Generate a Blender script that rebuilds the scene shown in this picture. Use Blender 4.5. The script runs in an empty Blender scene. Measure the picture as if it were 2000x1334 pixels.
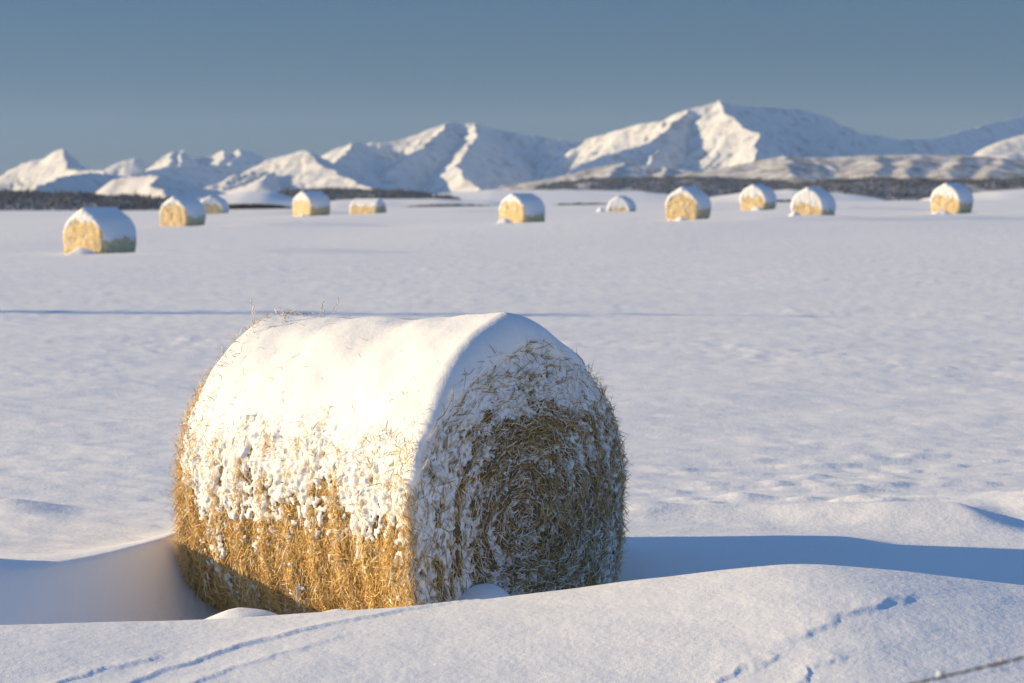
import bpy, math, random
import numpy as np

random.seed(7)
RNG = np.random.default_rng(11)
S = bpy.context.scene
C = S.collection
R_ = math.radians

# ------------------------------------------------------------------ camera, sky, sun, exposure
F = 85.0 / 36.0 * 2000.0           # focal length in photograph pixels
ZC = 2.07
HOR = 375.0
PITCH = math.atan((667.0 - HOR) / F)

cam_d = bpy.data.cameras.new('camera')
cam = bpy.data.objects.new('camera', cam_d)
C.objects.link(cam)
cam_d.lens = 85.0
cam_d.sensor_width = 36.0
cam_d.clip_start = 0.1
cam_d.clip_end = 60000.0
cam.location = (0, 0, ZC)
cam.rotation_euler = (math.pi / 2 - PITCH, 0, 0)
cam_d.dof.use_dof = True
cam_d.dof.focus_distance = 12.45
cam_d.dof.aperture_fstop = 4.0
S.camera = cam

SUN_EL = R_(14.5)
SUN_AZ = R_(174.5)                 # direction to the sun, anticlockwise from +X: from the left, a little beyond the bale
sdir = (math.cos(SUN_AZ) * math.cos(SUN_EL), math.sin(SUN_AZ) * math.cos(SUN_EL), math.sin(SUN_EL))

world = bpy.data.worlds.new('World')
S.world = world
world.use_nodes = True
nt = world.node_tree
for n in list(nt.nodes):
    nt.nodes.remove(n)
sky = nt.nodes.new('ShaderNodeTexSky')
sky.sky_type = 'NISHITA'
sky.sun_disc = False
sky.sun_elevation = SUN_EL
sky.sun_rotation = math.atan2(sdir[0], sdir[1])
sky.altitude = 1200
sky.air_density = 1.0
sky.dust_density = 0.0
sky.ozone_density = 3.0
bg = nt.nodes.new('ShaderNodeBackground')
bg.inputs['Strength'].default_value = 0.10
wo = nt.nodes.new('ShaderNodeOutputWorld')
# the deep, polarised blue of the photograph: the bright band that the model puts at the horizon is damped evenly all round
tc_ = nt.nodes.new('ShaderNodeTexCoord')
sep = nt.nodes.new('ShaderNodeSeparateXYZ')
nt.links.new(tc_.outputs['Generated'], sep.inputs[0])
rmp = nt.nodes.new('ShaderNodeValToRGB')
rmp.color_ramp.interpolation = 'EASE'
el_ = rmp.color_ramp.elements
el_[0].position, el_[0].color = 0.0, (0.105, 0.138, 0.225, 1)
el_[1].position, el_[1].color = 0.45, (1.0, 1.0, 1.0, 1)
k_ = el_.new(0.085)
k_.color = (0.135, 0.186, 0.258, 1)
nt.links.new(sep.outputs[2], rmp.inputs[0])
mulc = nt.nodes.new('ShaderNodeMix')
mulc.data_type = 'RGBA'
mulc.blend_type = 'MULTIPLY'
mulc.inputs[0].default_value = 1.0
nt.links.new(sky.outputs[0], mulc.inputs[6])
nt.links.new(rmp.outputs[0], mulc.inputs[7])
nt.links.new(mulc.outputs[2], bg.inputs[0])
nt.links.new(bg.outputs[0], wo.inputs[0])

sun_d = bpy.data.lights.new('sun', 'SUN')
sun_d.energy = 3.5
sun_d.angle = R_(0.53)
sun_d.color = (1.0, 0.76, 0.42)
sun = bpy.data.objects.new('sun', sun_d)
C.objects.link(sun)
from mathutils import Vector, Matrix
sun.rotation_euler = Vector(sdir).to_track_quat('Z', 'Y').to_euler()
sun.location = (-30, 5, 20)

S.view_settings.view_transform = 'Standard'
S.view_settings.look = 'None'
S.view_settings.exposure = 1.0
S.view_settings.gamma = 1.0
S.view_settings.use_curve_mapping = False
S.cycles.use_denoising = True
try:
    S.cycles.denoiser = 'OPENIMAGEDENOISE'
except Exception:
    pass
S.cycles.max_bounces = 6
S.cycles.diffuse_bounces = 4
S.cycles.volume_bounces = 1


# ------------------------------------------------------------------ helpers
def at(px, py, Y):
    """world point seen at photograph pixel (px, py) at distance Y"""
    cx = (np.asarray(px, float) - 1000.0) / F
    cy = (667.0 - np.asarray(py, float)) / F
    dy = math.cos(PITCH) + cy * math.sin(PITCH)
    dz = -math.sin(PITCH) + cy * math.cos(PITCH)
    t = Y / dy
    return np.stack([cx * t, Y + 0 * cx, ZC + dz * t], -1)


def ground_at(px, py, z=0.0):
    cx = (px - 1000.0) / F
    cy = (667.0 - py) / F
    dy = math.cos(PITCH) + cy * math.sin(PITCH)
    dz = -math.sin(PITCH) + cy * math.cos(PITCH)
    t = (z - ZC) / dz
    return cx * t, dy * t


_perm = np.random.default_rng(3).permutation(256)
_perm = np.concatenate([_perm, _perm, _perm])
_g3 = np.random.default_rng(5).normal(size=(256, 3))
_g3 /= np.linalg.norm(_g3, axis=1)[:, None]
_g3 = _g3.astype(np.float32)


def noise3(x, y, z):
    x, y, z = np.broadcast_arrays(np.asarray(x, np.float64), np.asarray(y, np.float64), np.asarray(z, np.float64))
    xi, yi, zi = np.floor(x), np.floor(y), np.floor(z)
    xf, yf, zf = (x - xi).astype(np.float32), (y - yi).astype(np.float32), (z - zi).astype(np.float32)
    xi, yi, zi = xi.astype(np.int64) & 255, yi.astype(np.int64) & 255, zi.astype(np.int64) & 255
    u = xf * xf * xf * (xf * (xf * 6 - 15) + 10)
    v = yf * yf * yf * (yf * (yf * 6 - 15) + 10)
    w = zf * zf * zf * (zf * (zf * 6 - 15) + 10)
    out = 0
    for dx in (0, 1):
        wx = u if dx else 1 - u
        for dy in (0, 1):
            wy = v if dy else 1 - v
            for dz in (0, 1):
                wz = w if dz else 1 - w
                g = _g3[_perm[_perm[_perm[xi + dx] + yi + dy] + zi + dz]]
                out = out + wx * wy * wz * (g[..., 0] * (xf - dx) + g[..., 1] * (yf - dy) + g[..., 2] * (zf - dz))
    return out * 1.6          # about -1..1


def fbm(x, y, z, oct=3, gain=0.5, lac=2.03):
    s, a, f = 0, 1.0, 1.0
    for k in range(oct):
        s = s + a * noise3(x * f + 17.3 * k, y * f - 9.1 * k, z * f + 5.7 * k)
        a *= gain
        f *= lac
    return s


def ss(a, b, x):
    t = np.clip((x - a) / (b - a), 0, 1)
    return t * t * (3 - 2 * t)


def mesh_from(name, verts, loops, sizes, smooth=True):
    me = bpy.data.meshes.new(name)
    verts = np.asarray(verts, np.float32).reshape(-1, 3)
    loops = np.asarray(loops, np.int32).ravel()
    sizes = np.asarray(sizes, np.int32)
    me.vertices.add(len(verts))
    me.vertices.foreach_set('co', verts.ravel())
    me.loops.add(len(loops))
    me.loops.foreach_set('vertex_index', loops)
    me.polygons.add(len(sizes))
    st = np.concatenate([[0], np.cumsum(sizes)[:-1]]).astype(np.int32)
    me.polygons.foreach_set('loop_start', st)
    me.polygons.foreach_set('loop_total', sizes)
    me.polygons.foreach_set('use_smooth', np.full(len(sizes), smooth))
    me.update(calc_edges=True)
    me.validate()
    return me


def grid_quads(nu, nv, wrap=False):
    i = np.arange(nu - 1)[:, None]
    j = np.arange(nv if wrap else nv - 1)[None, :]
    j2 = (j + 1) % nv
    return np.stack([i * nv + j, (i + 1) * nv + j, (i + 1) * nv + j2, i * nv + j2], -1).reshape(-1, 4)


def obj(name, me, mat=None, parent=None):
    o = bpy.data.objects.new(name, me)
    C.objects.link(o)
    if mat is not None:
        me.materials.append(mat)
    if parent is not None:
        o.parent = parent
    return o


def structure(o):
    o['kind'] = 'structure'
    return o


def stuff(o, label=None):
    o['kind'] = 'stuff'
    if label:
        o['label'] = label
    return o


def thing(name, label, cat, loc=(0, 0, 0), rotz=0.0, group=None):
    o = bpy.data.objects.new(name, None)
    o.empty_display_size = 0.3
    C.objects.link(o)
    o.location = loc
    o.rotation_euler = (0, 0, rotz)
    o['label'] = label
    o['category'] = cat
    if group:
        o['group'] = group
    return o


# ------------------------------------------------------------------ materials
def new_mat(name):
    m = bpy.data.materials.new(name)
    m.use_nodes = True
    t = m.node_tree
    b = t.nodes['Principled BSDF']
    return m, t, b


def N(t, kind, **kw):
    n = t.nodes.new(kind)
    for k, v in kw.items():
        if k in n.inputs:
            n.inputs[k].default_value = v
        else:
            setattr(n, k, v)
    return n


def snow_mat(name, base=(0.86, 0.87, 0.89), bumps=((9.0, 0.35, 0.02), (60.0, 0.35, 0.004)), rough=0.65):
    m, t, b = new_mat(name)
    b.inputs['Roughness'].default_value = rough
    b.inputs['Specular IOR Level'].default_value = 0.15
    geo = N(t, 'ShaderNodeNewGeometry')
    nz = N(t, 'ShaderNodeTexNoise', Scale=1.3, Detail=4.0)
    t.links.new(geo.outputs['Position'], nz.inputs['Vector'])
    mix = N(t, 'ShaderNodeMix', data_type='RGBA')
    mix.inputs[6].default_value = (base[0] * 0.97, base[1] * 0.97, base[2] * 0.97, 1)
    mix.inputs[7].default_value = (*base, 1)
    t.links.new(nz.outputs[0], mix.inputs[0])
    t.links.new(mix.outputs[2], b.inputs['Base Color'])
    last = None
    for sc, st, di in bumps:
        n2 = N(t, 'ShaderNodeTexNoise', Scale=sc, Detail=5.0, Roughness=0.55)
        t.links.new(geo.outputs['Position'], n2.inputs['Vector'])
        bp = N(t, 'ShaderNodeBump', Strength=st, Distance=di)
        t.links.new(n2.outputs[0], bp.inputs['Height'])
        if last:
            t.links.new(last.outputs[0], bp.inputs['Normal'])
        last = bp
    if last:
        t.links.new(last.outputs[0], b.inputs['Normal'])
    return m


def straw_mat(name, strands=True):
    m, t, b = new_mat(name)
    b.inputs['Roughness'].default_value = 0.6
    b.inputs['Specular IOR Level'].default_value = 0.25
    at_ = N(t, 'ShaderNodeAttribute', attribute_name='tint')
    cr = N(t, 'ShaderNodeValToRGB')
    e = cr.color_ramp.elements
    e[0].position, e[0].color = 0.0, (0.17, 0.105, 0.045, 1)
    e[1].position, e[1].color = 1.0, (0.92, 0.73, 0.38, 1)
    k = e.new(0.35)
    k.color = (0.66, 0.43, 0.13, 1)
    k = e.new(0.7)
    k.color = (0.82, 0.58, 0.22, 1)
    if strands:
        t.links.new(at_.outputs['Fac'], cr.inputs[0])
        fr = N(t, 'ShaderNodeAttribute', attribute_name='frost')
        mix = N(t, 'ShaderNodeMix', data_type='RGBA')
        mix.inputs[7].default_value = (0.86, 0.87, 0.88, 1)
        t.links.new(fr.outputs['Fac'], mix.inputs[0])
        t.links.new(cr.outputs[0], mix.inputs[6])
        t.links.new(mix.outputs[2], b.inputs['Base Color'])
    else:
        tc = N(t, 'ShaderNodeTexCoord')
        nz = N(t, 'ShaderNodeTexNoise', Scale=22.0, Detail=6.0, Roughness=0.75)
        t.links.new(tc.outputs['Object'], nz.inputs['Vector'])
        mr = N(t, 'ShaderNodeMapRange')
        mr.inputs[1].default_value = 0.3
        mr.inputs[2].default_value = 0.7
        t.links.new(nz.outputs[0], mr.inputs[0])
        t.links.new(mr.outputs[0], cr.inputs[0])
        t.links.new(cr.outputs[0], b.inputs['Base Color'])
        bp = N(t, 'ShaderNodeBump', Strength=0.8, Distance=0.03)
        t.links.new(nz.outputs[0], bp.inputs['Height'])
        t.links.new(bp.outputs[0], b.inputs['Normal'])
    return m


def far_straw_mat(name):
    """bale straw seen from afar, dusted with wind-packed snow in patches"""
    m, t, b = new_mat(name)
    b.inputs['Roughness'].default_value = 0.8
    b.inputs['Specular IOR Level'].default_value = 0.1
    tc = N(t, 'ShaderNodeTexCoord')
    nz = N(t, 'ShaderNodeTexNoise', Scale=11.0, Detail=6.0, Roughness=0.7)
    t.links.new(tc.outputs['Object'], nz.inputs['Vector'])
    cr = N(t, 'ShaderNodeValToRGB')
    e = cr.color_ramp.elements
    e[0].position, e[0].color = 0.30, (0.42, 0.26, 0.08, 1)
    e[1].position, e[1].color = 0.66, (0.86, 0.85, 0.83, 1)
    k = e.new(0.42)
    k.color = (0.66, 0.47, 0.20, 1)
    k = e.new(0.54)
    k.color = (0.78, 0.63, 0.38, 1)
    t.links.new(nz.outputs[0], cr.inputs[0])
    t.links.new(cr.outputs[0], b.inputs['Base Color'])
    bp = N(t, 'ShaderNodeBump', Strength=0.6, Distance=0.06)
    t.links.new(nz.outputs[0], bp.inputs['Height'])
    t.links.new(bp.outputs[0], b.inputs['Normal'])
    return m


def rock_snow_mat(name, rock_lo=0.62, rock_col=(0.13, 0.13, 0.14), scale=0.012, amount=0.55, snow=(0.67, 0.67, 0.67)):
    """snow with bare rock or brush breaking through in patches"""
    m, t, b = new_mat(name)
    b.inputs['Roughness'].default_value = 0.8
    b.inputs['Specular IOR Level'].default_value = 0.1
    geo = N(t, 'ShaderNodeNewGeometry')
    nz = N(t, 'ShaderNodeTexNoise', Scale=scale, Detail=8.0, Roughness=0.68)
    t.links.new(geo.outputs['Position'], nz.inputs['Vector'])
    cr = N(t, 'ShaderNodeValToRGB')
    e = cr.color_ramp.elements
    e[0].position, e[0].color = rock_lo, (0, 0, 0, 1)
    e[1].position, e[1].color = rock_lo + 0.12, (1, 1, 1, 1)
    t.links.new(nz.outputs[0], cr.inputs[0])
    mul = N(t, 'ShaderNodeMath', operation='MULTIPLY')
    mul.inputs[1].default_value = amount
    t.links.new(cr.outputs[0], mul.inputs[0])
    mix = N(t, 'ShaderNodeMix', data_type='RGBA')
    mix.inputs[6].default_value = (*snow, 1)
    mix.inputs[7].default_value = (*rock_col, 1)
    t.links.new(mul.outputs[0], mix.inputs[0])
    t.links.new(mix.outputs[2], b.inputs['Base Color'])
    return m


def plain_mat(name, col, rough=0.8, spec=0.2, metallic=0.0, var=0.0, scale=8.0):
    m, t, b = new_mat(name)
    b.inputs['Roughness'].default_value = rough
    b.inputs['Specular IOR Level'].default_value = spec
    b.inputs['Metallic'].default_value = metallic
    tc = N(t, 'ShaderNodeTexCoord')
    nz = N(t, 'ShaderNodeTexNoise', Scale=scale, Detail=5.0)
    t.links.new(tc.outputs['Object'], nz.inputs['Vector'])
    mix = N(t, 'ShaderNodeMix', data_type='RGBA')
    mix.inputs[6].default_value = (*[c * (1 - var) for c in col], 1)
    mix.inputs[7].default_value = (*[min(1, c * (1 + var)) for c in col], 1)
    t.links.new(nz.outputs[0], mix.inputs[0])
    t.links.new(mix.outputs[2], b.inputs['Base Color'])
    return m


M_FIELD = snow_mat('field snow', bumps=((5.0, 0.30, 0.03), (28.0, 0.35, 0.010), (160.0, 0.4, 0.0015)))
M_CAP = snow_mat('packed snow', bumps=((14.0, 0.25, 0.02), (90.0, 0.35, 0.004)))
M_FAR_SNOW = snow_mat('distant snow', bumps=())
M_STRAND = straw_mat('straw stems', True)
M_STRAW = straw_mat('matted straw', False)
M_FAR_STRAW = far_straw_mat('snow dusted straw')
M_MOUNT = rock_snow_mat('mountain snow and rock', 0.51, (0.20, 0.19, 0.19), 0.012, 0.55)
M_BRUSH_HILL = rock_snow_mat('brushy snow hill', 0.44, (0.20, 0.15, 0.11), 0.02, 0.75)
M_WOOD = rock_snow_mat('snowy wood floor', 0.38, (0.24, 0.24, 0.26), 0.03, 0.8)
M_TREE = plain_mat('winter conifers', (0.11, 0.115, 0.13), var=0.5, scale=0.02)
M_TWIG = plain_mat('bare brush', (0.16, 0.11, 0.075), var=0.4, scale=0.3)
M_WIRE = plain_mat('galvanised wire', (0.16, 0.14, 0.13), rough=0.55, spec=0.5, metallic=0.5, var=0.3, scale=40)
M_POST = plain_mat('weathered post', (0.22, 0.19, 0.16), var=0.3, scale=12)


# ------------------------------------------------------------------ the snow field
def poly_sd(x, y, pts):
    """signed distance to a polyline (positive on its right-hand side) and the 0..1 position along it"""
    pts = np.asarray(pts, float)
    seg = np.linalg.norm(np.diff(pts, axis=0), axis=1)
    cum = np.concatenate([[0], np.cumsum(seg)])
    best = np.full(x.shape, 1e9)
    sd = np.zeros(x.shape)
    tt = np.zeros(x.shape)
    for k in range(len(seg)):
        a, d = pts[k], (pts[k + 1] - pts[k]) / seg[k]
        rx, ry = x - a[0], y - a[1]
        s = rx * d[0] + ry * d[1]
        lo = -1e9 if k == 0 else 0
        hi = 1e9 if k == len(seg) - 1 else seg[k]
        sc = np.clip(s, lo, hi)
        px, py = rx - sc * d[0], ry - sc * d[1]
        dist = np.hypot(px, py)
        cr = rx * d[1] - ry * d[0]
        m = dist < best
        best = np.where(m, dist, best)
        sd = np.where(m, np.sign(cr) * dist, sd)
        tt = np.where(m, (cum[k] + s) / cum[-1], tt)
    return sd, tt


def ledge(x, y, pts, A, w, drop=0.03, jag=0.0, jf=6.0, seed=0.0, ends=0.15):
    """a wind-cut crust: rises gently to the line, then breaks off on its right-hand side"""
    d, t = poly_sd(x, y, pts)
    if jag:
        d = d + jag * fbm(x * jf, y * jf, seed, 3)
    m = ss(0.0, ends, t) * (1 - ss(1 - ends, 1.0, t))
    m = m * (0.65 + 0.5 * noise3(x * 1.1, y * 1.1, seed + 4.4))
    return A * m * np.exp(-np.clip(-d, 0, None) / w) * (1 - ss(0.0, drop, d))


NEAR_RIM = [at(px, py, Y) for px, py, Y in
            ((-1200, 1270, 11.2), (-300, 1245, 11.25), (0, 1230, 11.3), (220, 1223, 11.4), (400, 1220, 11.5), (600, 1206, 11.55), (860, 1186, 11.62), (1020, 1164, 11.68), (1200, 1142, 11.7), (1330, 1127, 11.7),
             (1450, 1111, 11.66), (1560, 1102, 11.62), (1630, 1108, 11.6), (1720, 1119, 11.6), (1850, 1134, 11.58), (2000, 1150, 11.55), (2400, 1190, 11.45))]


def sinterp(x, xp, fp, s=0.2):
    """interpolation rounded off over a width s, so that drifts have no kinks"""
    o = 0
    wsum = 0
    for k in np.linspace(-2, 2, 9):
        w = math.exp(-k * k / 2)
        o = o + w * np.interp(x + k * s, xp, fp)
        wsum += w
    return o / wsum


FAR_RIM = [ground_at(px, py, zz) for px, py, zz in
           ((-700, 1130, 0.15), (-300, 1122, 0.15), (0, 1108, 0.15), (120, 1098, 0.15), (240, 1080, 0.14), (310, 1068, 0.13), (350, 1052, 0.12), (420, 1036, 0.10), (600, 1030, 0.08), (1000, 1030, 0.03), (1240, 1059, 0.03), (1420, 1058, 0.03), (1620, 1056, 0.03), (2000, 1046, 0.03), (2400, 1040, 0.03))]
nr = np.array(NEAR_RIM)
fr = np.array(FAR_RIM)


def G(*pp):
    return [ground_at(px, py, 0.02) for px, py in pp]


BALE = dict(R=0.83, L=1.87)
_fc = at(1020, 972, 12.65)
BN = np.array([0.728, -0.685, 0.0])
BC = _fc - BN * BALE['L'] / 2           # bale centre


FAR_FIX = []                            # gentle rises that carry the far bales


def terrain(x, y):
    z = ss(30, 160, y) * (0.40 + 0.013 * np.clip(x, -90, 90)) + ss(160, 250, y) * 0.2
    for (fx, fy, fw) in FAR_FIX:
        z = z + fw * np.exp(-((x - fx) / 14.0) ** 2 - ((y - fy) / 16.0) ** 2)
    edge = ss(262, 460, y)
    z = z * (1 - edge) - 9.0 * edge - 10 * ss(700, 2500, y)
    # long swells of the field
    fade = 1 - 0.75 * ss(40, 200, y)
    z = z + 0.05 * noise3(x * 0.11, y * 0.07, 1.5) * fade
    nearm = (y < 130) & (y > -5) & (np.abs(x) < 60)
    zn = np.zeros_like(z)
    xs, ys = x[nearm], y[nearm]
    near_y = sinterp(xs, nr[:, 0], nr[:, 1])
    far_y = sinterp(xs, fr[:, 0], fr[:, 1], 0.13)
    near_z = sinterp(xs, nr[:, 0], nr[:, 2])
    near_z = near_z + 0.012 * noise3(xs * 1.3, 0.3, 2.2)
    t = (ys - near_y) / np.maximum(far_y - near_y, 0.4)
    moat = ss(-0.02, 0.30, t) * (1 - ss(np.where(xs < -1.2, 0.66, 0.62), 1.0, t))
    ends = ss(-4.2, -3.1, xs) * (1 - ss(0.9, 2.6, xs))
    q = -(0.42 - 0.12 * ss(-1.9, -2.6, xs)) * moat * ends
    # raised rims
    front = np.clip(near_y - ys, 0, None)
    q += (near_z + 0.03) * np.where(ys < near_y, np.exp(-(front / 2.0) ** 2), 1 - ss(0.0, 0.55, ys - near_y)) * ss(-9, -5, xs) * (1 - ss(3.5, 6, xs))
    q += 0.15 * np.where(ys < far_y + 0.05, np.exp(-((ys - far_y - 0.05) / 0.22) ** 2), np.exp(-((ys - far_y - 0.05) / 1.0) ** 2)) * ss(-6, -3.4, xs) * (1 - ss(-1.6, -0.6, xs))
    # a lip closing the hollow on the left, outside the frame
    q += 0.36 * np.exp(-((xs + 3.4) / 0.40) ** 2) * np.exp(-(np.abs(ys - 12.15) / 0.6) ** 6)
    # the bank in front of the rim falls towards the camera
    q += -0.14 * ss(0.3, 3.2, near_y - ys) * ss(-9, -4, xs)
    # small mounds of drifted snow against the foot of the bale
    for (px, py, Y, rx, ry) in ((475, 1188, 11.85, 0.36, 0.36), (662, 1189, 11.9, 0.34, 0.30), (800, 1192, 12.0, 0.3, 0.25), (945, 1138, 12.33, 0.22, 0.30)):
        m0 = at(px, py, Y)
        dome = m0[2] - 0.16 * (((xs - m0[0]) / rx) ** 2 + ((ys - m0[1]) / ry) ** 2) + 0.01 * noise3(xs * 6, ys * 6, px)
        q = np.where(dome > q - 0.06, q + 0.5 * ((dome - q) + np.sqrt((dome - q) ** 2 + 0.0009)), q)
    # wind-cut ledges
    q += ledge(xs, ys, G((60, 1385), (180, 1338), (300, 1300), (460, 1262), (640, 1233), (800, 1211), (1000, 1190), (1290, 1164)), 0.013, 0.07, 0.03, 0.016, 6, 1.0, 0.1)
    q += ledge(xs, ys, G((250, 1350), (420, 1300), (560, 1272), (720, 1242)), 0.009, 0.06, 0.03, 0.03, 7, 9.0)
    q += ledge(xs, ys, G((40, 1345), (120, 1312), (210, 1293), (330, 1270)), 0.009, 0.05, 0.03, 0.04, 7, 5.0)
    q += ledge(xs, ys, [ground_at(px, py, zz) for px, py, zz in ((1490, 1318, 0.0), (1560, 1280, 0.05), (1610, 1252, 0.09), (1650, 1236, 0.11), (1710, 1204, 0.16), (1810, 1166, 0.2))], 0.017, 0.20, 0.05, 0.05, 6.5, 2.0, 0.3)
    q += ledge(xs, ys, G((1380, 1340), (1440, 1325), (1530, 1312)), 0.010, 0.06, 0.03, 0.04, 8, 3.0)
    q += ledge(xs, ys, G((1540, 1352), (1580, 1328), (1660, 1316)), 0.010, 0.06, 0.03, 0.04, 8, 3.5)
    # drifts that end in a steep lee side on the right
    for (px, py, ln_, wd_, h, tw) in ((1640, 1048, 1.4, 0.26, 0.05, -0.2), (1860, 1002, 2.2, 0.30, 0.12, -0.22), (2250, 985, 2.0, 0.6, 0.15, -0.2), (30, 985, 0.5, 0.25, 0.06, -0.1), (1250, 985, 1.0, 0.25, 0.05, -0.1)):
        dx0, dy0 = ground_at(px, py, 0.05)
        u = xs - dx0 + 0.10 * noise3(xs * 2, ys * 2, 3.9)
        v = ys - dy0 - tw * u
        q += h * np.exp(-(v / (wd_ * (0.6 + 0.5 * ss(-ln_, 0, u)))) ** 2) * np.where(u < 0, np.exp(-(u / ln_ * 1.6) ** 2), 1 - ss(0, 0.45, u))
    # wind ripples and small sastrugi, drawn out along the wind (left to right)
    amp = 1 - 0.65 * ss(20, 90, ys)
    beyond = ss(0.3, 1.5, ys - far_y) + 0.15 * ss(0.2, 1.0, near_y - ys)
    wx = xs + 0.35 * ys + 0.5 * noise3(xs * 0.3, ys * 0.3, 5.5)
    rip = fbm(wx * 0.35, ys * 0.75, 3.3, 4, 0.52)
    q += 0.030 * rip * amp * (0.3 + 0.7 * beyond)
    sas = 0.7 * noise3(wx * 0.8, ys * 2.4, 8.1) + 0.8 * noise3(wx * 1.7, ys * 5.2, 2.9) + 0.55 * noise3(wx * 3.6, ys * 11.0, 1.9)
    patch = ss(0.0, 0.6, noise3(xs * 0.13, ys * 0.16, 4.1) + 0.15)
    q += 0.044 * np.clip(sas - 0.2, 0, None) * patch * beyond * amp
    q += 0.007 * noise3(wx * 4, ys * 7, 6.6) * (0.3 + 0.7 * beyond) * amp
    zn[nearm] = q
    z = z + zn
    # shallow drifts over the middle distance
    z = z + 0.05 * fbm(x * 0.07, y * 0.03, 12.2, 2) * ss(50, 90, y) * (1 - ss(240, 300, y))
    return z


# (px of the whole bale's middle, base py, width px, face share, label, lit end on the left?, sink)
SPEC = [
    (196, 495, 144, 0.53, 'nearest of the far bales, alone on open snow at the far left', 1, 0.30),
    (358, 441, 91, 0.58, 'far bale just right of and behind the largest far one at left', 1, 0.28),
    (419, 417, 58, 0.76, 'small faint bale sitting low beside a sunlit snow hill at left', 1, 0.50),
    (609, 422, 75, 0.48, 'far bale standing before the blue-dark wood, with shaded roll at right', 1, 0.20),
    (719, 417, 74, 0.30, 'half-sunken bale lying the other way, its dark end facing right', 0, 0.80),
    (1020, 435, 92, 0.54, 'far bale with a white snow lump at its foot, near the middle', 1, 0.28),
    (1214, 414, 56, 0.76, 'smallest white-faced bale between the brown scrub and the mid bales', 1, 0.60),
    (1344, 429, 90, 0.70, 'golden-faced bale below the highest mountain peak', 1, 0.24),
    (1480, 410, 72, 0.70, 'farther bale half behind the scrub, between two larger bales', 1, 0.26),
    (1588, 427, 87, 0.71, 'pale bale with a snow drift piled at its left foot', 1, 0.26),
    (1858, 416, 83, 0.68, 'rightmost bale, alone in front of the dark wood', 1, 0.22),
]


def far_place(i):
    """where a far bale stands: distance from its width, height from its foot"""
    px, py, w, share, label, left, sink = SPEC[i]
    a = math.atan2((1 - share) * 2 * 0.83, share * 1.87)
    Y = F * (2 * 0.83 * math.cos(a) + 1.87 * math.sin(a)) / w
    return (px - 1000) / F * Y, Y, float(at(px, py, Y)[2]), a


PL = [far_place(i) for i in range(len(SPEC))]
_px, _py = np.array([p[0] for p in PL]), np.array([p[1] for p in PL])
_K = np.exp(-((_px[:, None] - _px[None]) / 14.0) ** 2 - ((_py[:, None] - _py[None]) / 16.0) ** 2)
_w = np.linalg.solve(_K + 0.02 * np.eye(len(PL)), np.array([p[2] for p in PL]) - terrain(_px, _py))
FAR_FIX += list(zip(_px, _py, _w))

ypx = np.concatenate([np.arange(1520, 1000, -2.1), np.arange(1000, 560, -2.0), np.arange(560, 405, -1.6)])
rows = ZC * F / (ypx - HOR)
rows = np.concatenate([np.linspace(-14, rows[0] - 0.3, 22), rows, np.geomspace(rows[-1] * 1.02, 30000, 60)])
sc_in = np.arange(-0.262, 0.2381, 3.1 / F)
out_l = -0.262 - np.geomspace(0.004, 1.5, 34)
out_r = 0.238 + np.geomspace(0.004, 1.5, 34)
cols = np.concatenate([out_l[::-1], sc_in, out_r])
YY = np.repeat(rows[:, None], len(cols), 1)
XX = cols[None, :] * np.maximum(YY, 8.3)
ZZ = terrain(XX, YY)
me = mesh_from('snow_field', np.stack([XX, YY, ZZ], -1), grid_quads(len(rows), len(cols))[:, ::-1], np.full((len(rows) - 1) * (len(cols) - 1), 4))
structure(obj('snow_field', me, M_FIELD))


def gz(x, y):
    return float(terrain(np.array([x], float), np.array([y], float))[0])


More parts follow.
